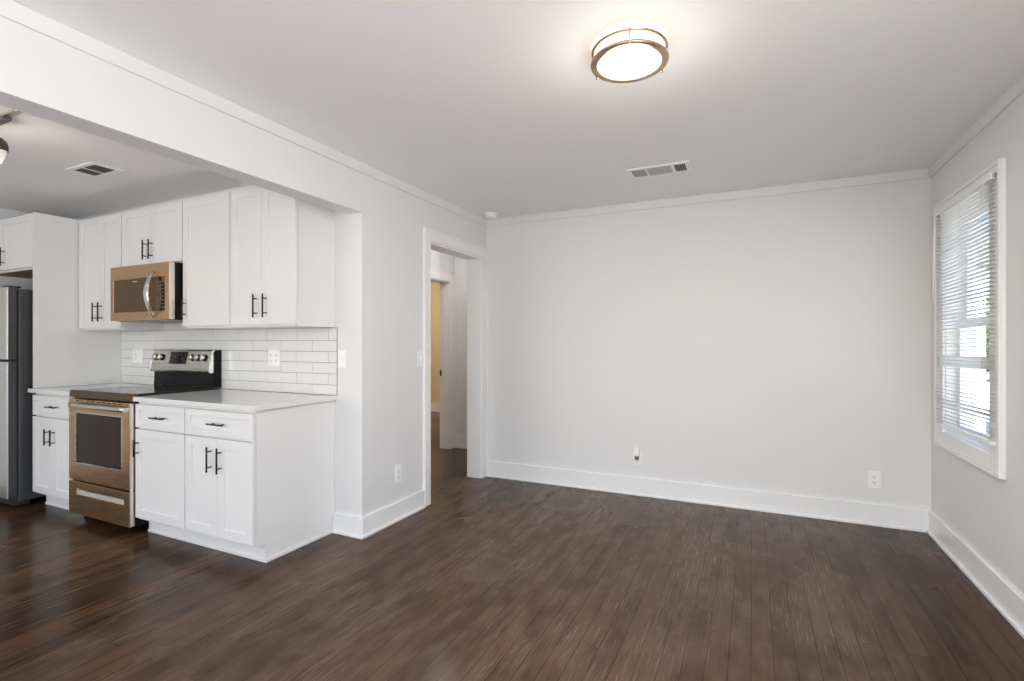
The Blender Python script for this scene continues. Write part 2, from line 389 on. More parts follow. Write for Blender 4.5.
# window in the right wall
ci, co = .006, .126
f = MB(); x0, x1 = RW - .02, RW
f.box(x0, x1, WY0 - co, WY0 + ci, WZ0 - .090, WZ1 + .066, .004).box(x0, x1, WY1 - ci, WY1 + co, WZ0 - .090, WZ1 + .066, .004)
f.box(x0, x1, WY0 + ci, WY1 - ci, WZ1 - ci, WZ1 + .066, .004).box(x0, x1, WY0 + ci, WY1 - ci, WZ0 - .090, WZ0 + ci, .004)
f.box(x0 - .008, x0, WY0 - co, WY0 - co + .02, WZ0 - .090, WZ1 + .066, .003).box(x0 - .008, x0, WY1 + co - .02, WY1 + co, WZ0 - .090, WZ1 + .066, .003)
f.box(x0 - .008, x0, WY0 - co + .02, WY1 + co - .02, WZ0 - .090, WZ0 - .068, .003).box(x0 - .008, x0, WY0 - co + .02, WY1 + co - .02, WZ1 + .046, WZ1 + .066, .003)
win = struct(f.build('window_1', 'trim'))
jb = MB(); xa, xb = RW - .004, RW + .14
jb.box(xa, xb, WY0, WY0 + .014, WZ0, WZ1, .002).box(xa, xb, WY1 - .014, WY1, WZ0, WZ1, .002).box(xa, xb, WY0 + .014, WY1 - .014, WZ1 - .014, WZ1, .002).box(xa, xb, WY0 + .014, WY1 - .014, WZ0, WZ0 + .014, .002)
jb.build('jamb', 'trim', win)
def sash(xs, z0, z1, nm):
    s = MB(); a, b_ = WY0 + .014, WY1 - .014; t = .042
    s.box(xs, xs + .03, a, a + t, z0, z1, .003).box(xs, xs + .03, b_ - t, b_, z0, z1, .003).box(xs, xs + .03, a + t, b_ - t, z1 - t, z1, .003).box(xs, xs + .03, a + t, b_ - t, z0, z0 + t, .003)
    o = s.build(nm, 'trim', win)
    MB().box(xs + .012, xs + .016, a + t, b_ - t, z0 + t, z1 - t).build('pane', 'pane', o)
sash(RW + .05, WZ0 + .014, 1.405, 'lower_sash'); sash(RW + .085, 1.365, WZ1 - .014, 'upper_sash')

# ------------------------------------------------------------------ window blind
bx, by0, by1 = RW - .034, .632, 1.445
bl = thing('window_blind', 'white mini blind with wand hanging over the right wall window', 'blind', (bx, 1.02, .73))
MB().box(bx - .013, bx + .012, by0 - .006, by1 + .006, 2.058, 2.086, .003).build('headrail', 'plate', bl)
sl = MB(); NS = 60; ztop, zbot = 2.050, .792
tilted = {41: 62, 42: 64, 43: 60, 53: 40, 54: 50, 55: 38}
for k in range(NS):
    z = ztop + (zbot - ztop) * k / (NS - 1)
    sag = lambda t: 0.0
    a = math.radians(tilted.get(k, random.uniform(4, 10)))
    hw = .0125
    droop = random.uniform(-.0012, .0012)
    rows = []
    for (yy, e) in ((by0, 0), (by0 + .05, 1), (by1 - .05, 1), (by1, 0)):
        zz = z + (.022 * (1 - k / NS) * 0) + (0.018 * (k / NS) * (1 - (yy - by0) / (by1 - by0)))
        row = []
        for u in (-1, -.4, .4, 1):
            cr = .0022 * (1 - u * u)
            dx, dz = u * hw * math.cos(a) - cr * math.sin(a) * 0, -u * hw * math.sin(a) * 1 + cr
            row.append(sl.bm.verts.new((bx + dx, yy, zz + dz + droop * e)))
        rows.append(row)
    for r0, r1 in zip(rows[:-1], rows[1:]):
        for q in range(3):
            f = sl.bm.faces.new((r0[q], r0[q + 1], r1[q + 1], r1[q])); f.smooth = True
o = sl.build('slats', 'slat', bl)
md = o.modifiers.new('thickness', 'SOLIDIFY'); md.thickness = .0007
rl = MB(); rl.prism([(by0, .792), (by1, .772), (by1, .754), (by0, .774)], 'X', bx - .012, bx + .012); rl.build('bottom_rail', 'plate', bl)
for yy in (by0 + .11, (by0 + by1) / 2, by1 - .11):
    MB().cyl((bx - .0135, yy, .752), (bx - .0135, yy, 2.056), .0009, n=6).build('ladder_cord', 'plate', bl)
MB().cyl((bx - .022, by1 - .03, 2.055), (bx - .026, by1 - .015, 1.52), .0045, n=8).cyl((bx - .012, by1 - .03, 2.06), (bx - .024, by1 - .03, 2.05), .003, n=8).build('wand', 'plate', bl)
for yy in (by0 - .008, by1 + .008):
    MB().box(bx - .006, RW - .02, yy - .0015, yy + .0015, 2.062, 2.086, .0005).build('bracket', 'steel2', bl)

# ------------------------------------------------------------------ kitchen cabinets
HR = .0052
def pull_v(x, yface, zc, L, parent):
    b = MB(); yb = yface - .030
    b.cyl((x, yb, zc - L / 2), (x, yb, zc + L / 2), HR, n=12)
    for z in (zc - L * .31, zc + L * .31): b.cyl((x, yface + .001, z), (x, yb, z), HR * .8, n=10)
    return b.build('handle', 'black', parent)
def pull_h(xc, yface, z, L, parent):
    b = MB(); yb = yface - .030
    b.cyl((xc - L / 2, yb, z), (xc + L / 2, yb, z), HR, n=12)
    for x in (xc - L * .31, xc + L * .31): b.cyl((x, yface + .001, z), (x, yb, z), HR * .8, n=10)
    return b.build('handle', 'black', parent)
def shaker(name, x0, x1, z0, z1, yb, parent, rail=.057, t=.02):
    """shaker front: frame of rails and stiles around a recessed flat panel; the face is at yb - t"""
    b = MB(); yf = yb - t; g = .0015
    x0 += g; x1 -= g; z0 += g; z1 -= g
    b.box(x0, x0 + rail, yf, yb, z0, z1, .0018).box(x1 - rail, x1, yf, yb, z0, z1, .0018)
    b.box(x0 + rail - .001, x1 - rail + .001, yf, yb, z1 - rail, z1, .0018).box(x0 + rail - .001, x1 - rail + .001, yf, yb, z0, z0 + rail, .0018)
    b.box(x0 + rail - .002, x1 - rail + .002, yf + .009, yb - .002, z0 + rail - .002, z1 - rail + .002)
    return b.build(name, 'cab', parent)

UB, UT, UY = 1.372, 2.283, -.300          # upper cabinets: bottom, top, face-frame plane
def upper(label, x0, x1, z0, z1, ydoors, handles, yf=UY, right_panel=False):
    root = thing('upper_cabinet', label, 'cabinet', ((x0 + x1) / 2, yf / 2, z0), 'white upper kitchen cabinets')
    b = MB(); e = .0008
    b.box(x0 + e, x1 - e, yf, -.001, z0, z1, .0012)
    body = b.build('body', 'cab', root)
    n = len(ydoors) - 1
    for i in range(n):
        d = shaker('door', ydoors[i], ydoors[i + 1], z0 + .012, z1 - .006, yf - .003, root)
        for (k, xx, zc, L) in handles:
            if k == i: pull_v(xx, yf - .023, zc, L, d)
    return root, body
X = dict(e=-.2345, d=-.845, s=-1.352, m=-2.106, c=-2.724)
upper('white two door upper cabinet at the right end, its side facing the room', X['d'], X['e'], UB, UT, (X['d'] + .004, -.538, X['e'] - .004), [(0, -.582, 1.505, .150), (1, -.494, 1.505, .150)])
r, b = upper('white single door upper cabinet right of the microwave', X['s'], X['d'], UB, UT, (X['s'] + .004, X['d'] - .004), [(0, X['s'] + .042, 1.508, .125)])
upper('short white two door cabinet above the microwave', X['m'], X['s'], 1.838, UT, (X['m'] + .004, (X['m'] + X['s']) / 2, X['s'] - .004), [(0, -1.776, 1.957, .145), (1, -1.703, 1.957, .145)])
upper('white two door upper cabinet left of the microwave beside the tall panel', X['c'], X['m'], UB, UT, (X['c'] + .008, -2.405, X['m'] - .004), [(0, -2.452, 1.513, .150), (1, -2.372, 1.513, .150)])
r, b = upper('short white cabinet above the refrigerator', -3.585, -2.7495, 1.848, UT, (-3.58, -3.245, -2.753), [(0, -3.30, 1.965, .15), (1, -3.196, 1.965, .15)], yf=-.585)
MB().box(-3.57, -2.76, -.57, -.02, 1.8455, 1.8475).build('underside', 'cabin', r)
# light rail/end details of the right-end cabinet are part of its body
tag(MB().box(-2.748, -2.726, -.607, -.001, .9155, UT, .0012).build('tall_side_panel', 'cab'), 'tall plain white side panel between refrigerator and kitchen counter', 'panel')

BY = -.594
def base(label, x0, x1, drawers, doors, handles_v, handles_h, end_right=False, toe_left=0.0):
    root = thing('base_cabinet', label, 'cabinet', ((x0 + x1) / 2, -.3, 0), 'white base kitchen cabinets'); e = .0008
    b = MB(); b.box(x0 + e, x1 - e, BY, -.002, .105, .884, .0012); b.build('body', 'cab', root)
    b = MB(); b.box(x0 + e, x1 - e, -.532, -.515, 0, .105)
    b.box(x0 + e, x1 - e, -.540, -.532, 0, .017, .003); b.build('toe_kick', 'cab', root)
    if end_right:
        b = MB(); b.prism([(-.002, 0), (-.538, 0), (-.538, .105), (BY, .105), (BY, .884), (-.002, .884)], 'X', x1 - e, x1 + .006)
        b.box(x1 + .006, x1 + .017, -.538, -.0305, 0, .017, .003)
        b.box(x1 + .006, x1 + .010, -.035, -.003, .02, .884, .001)
        b.build('end_panel', 'cab', root)
    for i in range(len(drawers) - 1):
        d = shaker('drawer', drawers[i], drawers[i + 1], .712, .868, BY - .003, root, .040)
        for (k, xx) in handles_h:
            if k == i: pull_h(xx, BY - .023, .790, .140, d)
    for i in range(len(doors) - 1):
        d = shaker('door', doors[i], doors[i + 1], .120, .704, BY - .003, root)
        for (k, xx, zc, L) in handles_v:
            if k == i: pull_v(xx, BY - .023, zc, L, d)
    return root
base('white two door base cabinet at the counter end, its plain side facing the room', -.850, -.2445, (-.846, -.240), (-.846, -.543, -.240), [(0, -.598, .580, .150), (1, -.508, .580, .150)], [(0, -.530)], end_right=True)
base('white single door base cabinet between the range and the end cabinet', -1.3705, -.850, (-1.3695, -.854), (-1.3695, -.854), [(0, -1.330, .582, .105)], [(0, -1.095)])
base('white two door base cabinet left of the range beside the refrigerator', -2.728, -2.131, (-2.726, -2.134), (-2.726, -2.430, -2.134), [(0, -2.476, .562, .120), (1, -2.392, .562, .120)], [(0, -2.395)])

tag(MB().box(-1.3715, -.216, -.632, -.0005, .8845, .9145, .003).build('countertop', 'quartz'), 'white quartz countertop to the right of the range', 'countertop', 'white quartz countertops')
tag(MB().box(-2.762, -2.1295, -.632, -.0005, .8845, .9145, .003).build('countertop', 'quartz'), 'white quartz countertop between refrigerator and range', 'countertop', 'white quartz countertops')

# subway tile backsplash
t = MB(); t.mi = 1
t.box(-2.7255, -.2125, -.0045, -.0003, .9155, 1.371)
t.box(-2.104, -1.3555, -.0045, -.0003, 1.371, 1.4295)
t.mi = 0
edges = [.9160, .9845, 1.0595, 1.1345, 1.2095, 1.2845, 1.3705]
for r in range(6):
    z0, z1 = edges[r], edges[r + 1]
    off = -.283 if r % 2 == 1 else -.434
    if r % 2 == 1: joints = [-.2125] + [off - .2985 * k for k in range(9)]
    else: joints = [-.2125] + [off - .2985 * k for k in range(9)]
    joints = [x for x in joints if x > -2.705] + [-2.7255]
    for a, c in zip(joints[1:], joints[:-1]):
        if c - a < .008: continue
        t.box(a + .0014, c - .0014, -.0085, -.003, z0 + .0014, z1 - .0014, .0012, 1)
for a, c in ((-2.104, -1.9), (-1.9, -1.782), (-1.782, -1.484), (-1.484, -1.3555)):
    t.box(a + .0014, c - .0014, -.0085, -.003, 1.3722, 1.429, .0012, 1)
tag(t.build('tile_backsplash', ['tile', 'grout']), 'white subway tile backsplash with grey grout above the counters', 'backsplash')

# ------------------------------------------------------------------ range
sx0, sx1 = -2.127, -1.3755
st = thing('range', 'stainless electric range with black glass cooktop between the base cabinets', 'stove', ((sx0 + sx1) / 2, -.33, 0))
MB().box(sx0 + .003, sx1 - .001, -.612, -.012, .055, .914, .003).build('body', 'blackp', st)
b = MB(); b.box(sx0, sx1, -.636, -.075, .9155, .930, .004); cook = b.build('cooktop', 'glassk', st)
for (cx, cy, r) in ((-1.95, -.47, .105), (-1.57, -.47, .085), (-1.95, -.21, .08), (-1.57, -.21, .105)):
    b = MB(); b.lathe((cx, cy, .9302), [(r - .0015, 0), (r - .0015, .0003), (r, .0003), (r, 0)], 40); b.build('burner_ring', 'slot', cook)
b = MB(); b.prism([(-.612, .880), (-.641, .880), (-.644, .890), (-.641, .922), (-.632, .931), (-.612, .931)], 'X', sx0 - .001, sx1 + .001); b.build('front_rail', 'railshade', st)
# oven door
dz0, dz1, dyb, dyf = .298, .872, -.6135, -.648
b = MB(); wx0, wx1, wz0, wz1 = -2.028, -1.465, .425, .775
b.box(sx0 + .002, wx0, dyf, dyb, dz0, dz1, .004).box(wx1, sx1 - .002, dyf, dyb, dz0, dz1, .004)
b.box(wx0 - .003, wx1 + .003, dyf, dyb, dz0, wz0, .004).box(wx0 - .003, wx1 + .003, dyf, dyb, wz1, dz1, .004)
door = b.build('oven_door', 'steel', st)
b = MB(); b.box(wx0 - .002, wx1 + .002, dyf + .008, dyb, wz0 - .002, wz1 + .002); b.build('oven_window', 'oveng', door)
b = MB()
for (a0, a1, c0, c1) in ((wx0 - .008, wx0 + .001, wz0 - .008, wz1 + .008), (wx1 - .001, wx1 + .008, wz0 - .008, wz1 + .008), (wx0, wx1, wz0 - .008, wz0 + .001), (wx0, wx1, wz1 - .001, wz1 + .008)):
    b.box(a0, a1, dyf - .0025, dyf + .004, c0, c1, .001)
b.build('window_trim', 'steel2', door)
b = MB(); hz, hy = .830, -.678
N = 14; pts = []
for k in range(N + 1):
    u = k / N; x = sx0 + .070 + (sx1 - sx0 - .082) * u
    pts.append((x, hy + .006 * (2 * u - 1) ** 2, hz))
b.sweep(pts, lambda i, p, t: [p + Vector((0, .011 * math.cos(a), .017 * math.sin(a))) for a in [2 * math.pi * q / 12 for q in range(12)]])
b.box(pts[0][0] - .004, pts[0][0] + .024, hy, dyf + .002, hz - .014, hz + .014, .004).box(pts[-1][0] - .024, pts[-1][0] + .004, hy, dyf + .002, hz - .014, hz + .014, .004)
b.build('handle', 'steel2', door)
for k in range(9):
    x = sx0 + .10 + k * .066; MB().box(x, x + .040, dyf - .001, dyf + .003, .8585, .8655).build('vent_slot', 'blackp', door)
# storage drawer
b = MB(); zz0, zz1 = .058, .288
hx0, hx1, hz0, hz1 = -2.022, -1.440, .200, .238
b.box(sx0 + .002, hx0, dyf, dyb, zz0, zz1, .004).box(hx1, sx1 - .002, dyf, dyb, zz0, zz1, .004).box(hx0 - .003, hx1 + .003, dyf, dyb, zz0, hz0, .004).box(hx0 - .003, hx1 + .003, dyf, dyb, hz1, zz1, .004)
dr = b.build('drawer', 'steel', st)
b = MB(); b.box(hx0, hx1, dyf + .022, dyf + .028, hz0, hz1)
b.prism([(dyf + .001, hz0 - .002), (dyf + .022, hz0 - .002), (dyf + .022, hz0 + .030), (dyf + .012, hz0 + .016)], 'X', hx0 + .002, hx1 - .002)
b.build('handle', 'steel2', dr)
b = MB()
for x in (sx0 + .002, ): pass
b.box(sx1 - .0035, sx1 + .0005, dyf + .004, -.624, zz0 + .004, dz1 - .004, .001); b.build('side_trim', 'edge', st)
b = MB(); b.box(sx0 + .06, sx1 - .06, -.57, -.05, .030, .056); b.build('base_tray', 'blackp', st)
for (x, y) in ((sx0 + .05, -.56), (sx1 - .05, -.56), (sx0 + .05, -.06), (sx1 - .05, -.06)):
    MB().cyl((x, y, 0), (x, y, .012), .020, .016, 16).cyl((x, y, .012), (x, y, .058), .008, n=12).build('foot', 'blackp', st)
# backguard
b = MB(); b.prism([(-.012, .930), (-.076, .930), (-.070, 1.045), (-.070, 1.195), (-.045, 1.213), (-.012, 1.213)], 'X', sx0 + .002, sx1 - .001); bg_ = b.build('backguard', 'blackp', st)
b = MB(); prof = [(-.070, 1.046), (-.098, 1.040), (-.106, 1.052), (-.108, 1.075), (-.078, 1.205), (-.068, 1.214), (-.040, 1.2145), (-.040, 1.200), (-.068, 1.195)]
b.prism(prof, 'X', sx0 + .010, sx1 - .012); pn = b.build('control_panel', 'steel2', st)
for xx in (sx0 + .006, sx1 - .012):
    b = MB(); b.prism([(-.066, 1.044), (-.100, 1.038), (-.109, 1.052), (-.111, 1.076), (-.081, 1.208), (-.066, 1.217)], 'X', xx, xx + .006); b.build('panel_end', 'chrome', pn)
nrm = Vector((0, -.130, -.030)).normalized(); nrm = Vector((0, -(1.205 - 1.075), -(.108 - .078))).normalized()
def on_panel(x, u):           # u: 0 at the lower edge, 1 at the upper edge of the slanted face
    return Vector((x, -.108 + .030 * u, 1.075 + .130 * u))
nrm = Vector((0, -.130, .030)).normalized(); up = Vector((0, .030, .130)).normalized()
def plate_on(b, x0, x1, u0, u1, h):
    A = [on_panel(x0, u0), on_panel(x1, u0), on_panel(x1, u1), on_panel(x0, u1)]
    v0 = [b.bm.verts.new(p - nrm * .002) for p in A]; v1 = [b.bm.verts.new(p + nrm * h) for p in A]
    b.bm.faces.new(v1); b.bm.faces.new(v0[::-1])
    for k in range(4): b.bm.faces.new((v0[k], v0[(k + 1) % 4], v1[(k + 1) % 4], v1[k]))
b = MB(); plate_on(b, -1.885, -1.668, .22, .95, .0015); b.build('display', 'display', pn)
for (x, u, w_, h_) in ((-1.87, .70, .02, .06), (-1.87, .45, .02, .06), (-1.83, .60, .035, .05), (-1.80, .35, .02, .05), (-1.76, .72, .03, .05), (-1.73, .5, .02, .06), (-1.70, .35, .015, .05)):
    b = MB(); plate_on(b, x, x + w_ * .6, u, u + h_ * .7, .0021); b.build('display_mark', 'keyp', pn)
for x in (-2.055, -1.985, -1.600, -1.530, -1.455):
    b = MB(); p = on_panel(x, .60)
    b.cyl(p - nrm * .001, p + nrm * .006, .026, .026, 24); b.mi = 1
    b.cyl(p + nrm * .006, p + nrm * .026, .021, .018, 24)
    q = p + nrm * .026
    for s_ in (1,):
        A = [q + Vector((-.005, 0, 0)) - up * .019, q + Vector((.005, 0, 0)) - up * .019, q + Vector((.005, 0, 0)) + up * .019, q + Vector((-.005, 0, 0)) + up * .019]
        v0 = [b.bm.verts.new(a - nrm * .002) for a in A]; v1 = [b.bm.verts.new(a + nrm * .010) for a in A]
        fs = [b.bm.faces.new(v1), b.bm.faces.new(v0[::-1])] + [b.bm.faces.new((v0[k], v0[(k + 1) % 4], v1[(k + 1) % 4], v1[k])) for k in range(4)]
        b._fin(fs)
    b.build('knob', ['blackp', 'steel2'], pn)

# ------------------------------------------------------------------ microwave
mx0, mx1, mz0, mz1 = -2.078, -1.3585, 1.4305, 1.8355
mw = thing('microwave', 'stainless over the range microwave with curved handle under the short cabinet', 'microwave', ((mx0 + mx1) / 2, -.2, mz0))
MB().box(mx0 + .004, mx1 - .002, -.372, -.012, mz0, mz1, .003).build('body', 'blackp', mw)
my = -.410; b = MB(); gx0, gx1, gz0, gz1 = -2.040, -1.408, 1.493, 1.735
b.box(mx0, gx0, my, -.3725, mz0 + .002, mz1 - .002, .004).box(gx1, mx1 + .001, my, -.3725, mz0 + .002, mz1 - .002, .004)
b.box(gx0 - .003, gx1 + .003, my, -.3725, gz1, mz1 - .002, .004).box(gx0 - .003, gx1 + .003, my, -.3725, mz0 + .002, gz0, .004)
fr = b.build('front_frame', 'steel', mw)
mw_glass = mat('smoked_mirror_glass', (0.15, 0.09, 0.045), 0.06, 0.8); M['mwglass'] = mw_glass
b = MB().box(gx0 - .002, -1.545, my + .005, -.375, gz0 - .002, gz1 + .002); b.build('door_window', 'mwglass', mw)
b = MB().box(-1.545, gx1 + .002, my + .006, -.375, gz0 - .002, gz1 + .002); cp = b.build('control_panel', 'mwglass', mw)
b = MB()
for r in range(8):
    for c_ in range(3):
        x = -1.497 + c_ * .027; z = 1.515 + r * .026; b.box(x, x + .014, my + .0045, my + .007, z, z + .007)
b.build('keypad_print', 'keyp', cp)
b = MB().box(-1.80, -1.745, my + .0035, my + .006, 1.712, 1.718); b.build('maker_mark', 'mark', mw)
b = MB().box(mx1 - .0005, mx1 + .0025, my + .003, -.3725, mz0 + .004, mz1 - .004, .001); b.build('side_trim', 'edge', mw)
b = MB(); pts = []
for k in range(25):
    u = k / 24; z = 1.452 + (1.772 - 1.452) * u
    pts.append((-1.527, my - .006 - .050 * math.sin(math.pi * u) ** .8, z))
b.sweep(pts, lambda i, p, t: [p + Vector((sx_ * (.010 + .018 * math.sin(math.pi * i / 24)), 0, 0)) + t.cross(Vector((1, 0, 0))) * sy_ * .006 for (sx_, sy_) in ((-1, -.5), (-.7, -1), (.7, -1), (1, -.5), (1, .5), (.7, 1), (-.7, 1), (-1, .5))])
b.build('handle', 'chrome', mw)
b = MB()
for k in range(12): b.box(mx0 + .1 + k * .045, mx0 + .13 + k * .045, -.36, -.28, mz0 - .0015, mz0 + .002)
b.build('bottom_grille', 'steel2', mw)

# ------------------------------------------------------------------ refrigerator
fx0, fx1 = -3.56, -2.795
fg = thing('refrigerator', 'stainless refrigerator with dark grey sides at the left edge', 'refrigerator', ((fx0 + fx1) / 2, -.4, 0))
MB().box(fx0, fx1, -.672, -.04, .045, 1.682, .008).build('body', 'fside', fg)
MB().box(fx0 + .012, fx1 - .012, -.684, -.672, .09, 1.672).build('gasket', 'rubber', fg)
b = MB(); b.box(fx0, fx1, -.742, -.731, 1.142, 1.690, .004, 2); b.mi = 1; b.box(fx0 + .001, fx1 - .001, -.731, -.684, 1.142, 1.690, .002); d = b.build('freezer_door', ['fridge', 'fside'], fg)
b = MB(); b.box(fx0 + .05, fx0 + .075, -.79, -.765, 1.17, 1.55, .008).box(fx0 + .055, fx0 + .07, -.77, -.735, 1.19, 1.22, .004).box(fx0 + .055, fx0 + .07, -.77, -.735, 1.50, 1.53, .004); b.build('handle', 'chrome', d)
b = MB(); b.box(fx0, fx1, -.742, -.731, .082, 1.122, .004, 2); b.mi = 1; b.box(fx0 + .001, fx1 - .001, -.731, -.684, .082, 1.122, .002); d = b.build('fridge_door', ['fridge', 'fside'], fg)
b = MB(); b.box(fx0 + .05, fx0 + .075, -.79, -.765, .55, 1.09, .008).box(fx0 + .055, fx0 + .07, -.77, -.735, .57, .60, .004).box(fx0 + .055, fx0 + .07, -.77, -.735, 1.04, 1.07, .004); b.build('handle', 'chrome', d)
MB().box(fx0 + .02, fx1 - .02, -.690, -.60, .015, .078, .003).build('toe_grille', 'rubber', fg)
MB().box(fx1 - .10, fx1 - .02, -.730, -.65, 1.6905, 1.705, .003).build('hinge_cover', 'rubber', fg)
for (x, y) in ((fx0 + .06, -.6), (fx1 - .06, -.6), (fx0 + .06, -.1), (fx1 - .06, -.1)):
    MB().cyl((x, y, 0), (x, y, .047), .018, n=14).build('foot', 'rubber', fg)

# ------------------------------------------------------------------ outlets and switches
def frame_to(wall, p):
    """returns a function mapping (u right, v up, n out of wall) to world coordinates"""
    px, py, pz = p
    if wall == 'Y': return lambda u, v, n: (px + u, py - n, pz + v)        # wall facing -Y
    if wall == 'X': return lambda u, v, n: (px + n, py + u, pz + v)        # wall facing +X
def obox(b, fr, u0, u1, v0, v1, n0, n1, bev=0.0):
    a = fr(u0, v0, n0); c = fr(u1, v1, n1)
    b.box(min(a[0], c[0]), max(a[0], c[0]), min(a[1], c[1]), max(a[1], c[1]), min(a[2], c[2]), max(a[2], c[2]), bev)
def wall_plate(kind, label, cat, wall, p, w_, h_, gangs, group):
    root = thing(kind, label, cat, p, group); fr = frame_to(wall, p)
    b = MB(); obox(b, fr, -w_ / 2, w_ / 2, -h_ / 2, h_ / 2, .0002, .006, .002); b.build('cover_plate', 'plate', root)
    for gi, g in enumerate(gangs):
        uc = (gi - (len(gangs) - 1) / 2) * .046
        if g == 'outlet':
            for vc in (-.0195, .0195):
                b = MB(); obox(b, fr, uc - .017, uc + .017, vc - .0145, vc + .0145, .005, .008, .003); s = b.build('socket', 'plate', root)
                b = MB()
                obox(b, fr, uc - .0085, uc - .0055, vc - .003, vc + .007, .0075, .0084); obox(b, fr, uc + .0055, uc + .0085, vc - .002, vc + .006, .0075, .0084); obox(b, fr, uc - .003, uc + .003, vc - .0105, vc - .006, .0075, .0084)
                b.build('slots', 'slot', s)
        elif g == 'toggle':
            b = MB(); obox(b, fr, uc - .005, uc + .005, -.013, .013, .005, .0072, .001); obox(b, fr, uc - .004, uc + .004, -.002, .010, .0065, .018, .002); b.build('toggle', 'plate', root)
        elif g == 'rocker':
            b = MB(); obox(b, fr, uc - .0165, uc + .0165, -.034, .034, .005, .0082, .002); b.build('rocker', 'plate', root)
    return root
GO, GS = 'white wall outlets', 'white light switches'
wall_plate('wall_outlet', 'white double outlet plate on the tile backsplash right of the range', 'outlet', 'Y', (-.802, -.0085, 1.160), .116, .114, ['outlet', 'outlet'], GO)
wall_plate('wall_outlet', 'white outlet plate on the backsplash behind the range, left of its control panel', 'outlet', 'Y', (-2.47, -.0085, 1.155), .150, .118, ['outlet', 'toggle'], GO)
wall_plate('light_switch', 'white switch plate at the right end of the tile backsplash', 'switch', 'Y', (-.1665, 0, 1.162), .074, .118, ['toggle'], GS)
wall_plate('light_switch', 'white switch plate beside the hall doorway casing', 'switch', 'X', (0, .640, 1.146), .074, .118, ['toggle'], GS)
wall_plate('wall_outlet', 'white outlet low on the wall left of the hall doorway', 'outlet', 'X', (0, .372, .328), .072, .118, ['outlet'], GO)
wall_plate('wall_outlet', 'white outlet on back wall with a small plug-in in its upper socket', 'outlet', 'Y', (1.437, DB, .305), .072, .116, ['outlet'], GO)
wall_plate('wall_outlet', 'white empty outlet on back wall near the right corner', 'outlet', 'Y', (3.068, DB, .316), .074, .118, ['outlet'], GO)
pl = thing('plug_in_unit', 'small white plug-in with grey lower end in the back wall outlet', 'plug', (1.433, DB - .009, .345)); fr = frame_to('Y', (1.433, DB - .0085, .342))
b = MB(); obox(b, fr, -.021, .021, -.014, .056, 0, .034, .006); b.build('housing', 'plate', pl)
b = MB(); a0 = Vector(fr(0, -.018, .016)); b.cyl(a0 + Vector((0, 0, -.026)), a0 + Vector((0, 0, .006)), .012, .0205, 20); b.build('grey_end', 'slot', pl)

# ------------------------------------------------------------------ ceiling fixtures
cl = thing('ceiling_light', 'round flush ceiling light with two brushed nickel rings', 'ceiling light', (1.861, -.563, H))
c0 = (1.861, -.563, 0)
b = MB(); b.lathe(c0, [(.136, H - .0005), (.136, H - .012), (.133, H - .060), (.129, H - .067), (.10, H - .0715), (.02, H - .073)], 64); b.cap(b.last[-1]); b.build('diffuser', 'diff', cl)
def ring(zc, r0, r1, h):
    b = MB(); b.lathe(c0, [(r0, zc - h / 2), (r1, zc - h / 2 + .001), (r1 + .002, zc), (r1, zc + h / 2), (r0, zc + h / 2), (r0, zc - h / 2)], 64); return b
ring(H - .020, .1365, .146, .009).build('upper_ring', 'nickel', cl)
ring(H - .066, .124, .149, .012).build('lower_ring', 'nickel', cl)
for a in (283, 43, 163):
    a = math.radians(a); x, y = c0[0] + .1485 * math.cos(a), c0[1] + .1485 * math.sin(a)
    MB().cyl((x, y, H - .074), (x, y, H - .014), .003, n=10).cyl((x, y, H - .079), (x, y, H - .070), .0055, n=12).build('ring_post', 'nickel', cl)

def smoke():
    o = thing('smoke_detector', 'round white smoke detector on the ceiling above the doorway corner', 'smoke detector', (.150, 1.515, H))
    b = MB(); c = (.150, 1.515, 0); b.lathe(c, [(.066, H - .0005), (.066, H - .010), (.064, H - .014)], 40); b.build('base', 'plate', o)
    b = MB(); b.lathe(c, [(.058, H - .014), (.058, H - .028), (.050, H - .036), (.02, H - .038)], 40); b.cap(b.last[-1]); b.build('cover', 'plate', o)
smoke()

def ceiling_vent(label, x0, x1, y0, y1, panels, along, slatmat):
    o = thing('ceiling_vent', label, 'vent', ((x0 + x1) / 2, (y0 + y1) / 2, H), 'white ceiling vents')
    bd = .030; b = MB(); t = .008
    b.box(x0, x1, y0, y0 + bd, H - t, H - .0003, .002).box(x0, x1, y1 - bd, y1, H - t, H - .0003, .002)
    b.box(x0, x0 + bd, y0 + bd, y1 - bd, H - t, H - .0003, .002).box(x1 - bd, x1, y0 + bd, y1 - bd, H - t, H - .0003, .002)
    for (pa, pb) in panels[1]: b.box(pa, pb, y0 + bd - .002, y1 - bd + .002, H - t, H - .0003, .001)
    b.build('frame', 'plate', o)
    MB().box(x0 + bd, x1 - bd, y0 + bd, y1 - bd, H - .0018, H - .0008).build('backing', 'ventdark', o)
    for (pa, pb, tilt, axis) in panels[0]:
        b = MB(); sw = .011
        if axis == 'X':     # louvres run along X
            n_ = max(3, int((y1 - y0 - 2 * bd) / .013))
            for k in range(n_):
                yc = y0 + bd + (k + .5) * (y1 - y0 - 2 * bd) / n_
                dy = sw / 2 * math.cos(tilt); dz = sw / 2 * math.sin(tilt)
                b.prism([(yc - dy, H - .006 - dz), (yc - dy, H - .0055 - dz), (yc + dy, H - .0055 + dz), (yc + dy, H - .006 + dz)], 'X', pa, pb)
        else:
            n_ = max(3, int((pb - pa) / .013))
            for k in range(n_):
                xc = pa + (k + .5) * (pb - pa) / n_
                dx = sw / 2 * math.cos(tilt); dz = sw / 2 * math.sin(tilt)
                b.prism([(xc - dx, H - .006 - dz), (xc - dx, H - .0055 - dz), (xc + dx, H - .0055 + dz), (xc + dx, H - .006 + dz)], 'Y', y0 + bd, y1 - bd)
        b.build('louvres', slatmat, o)
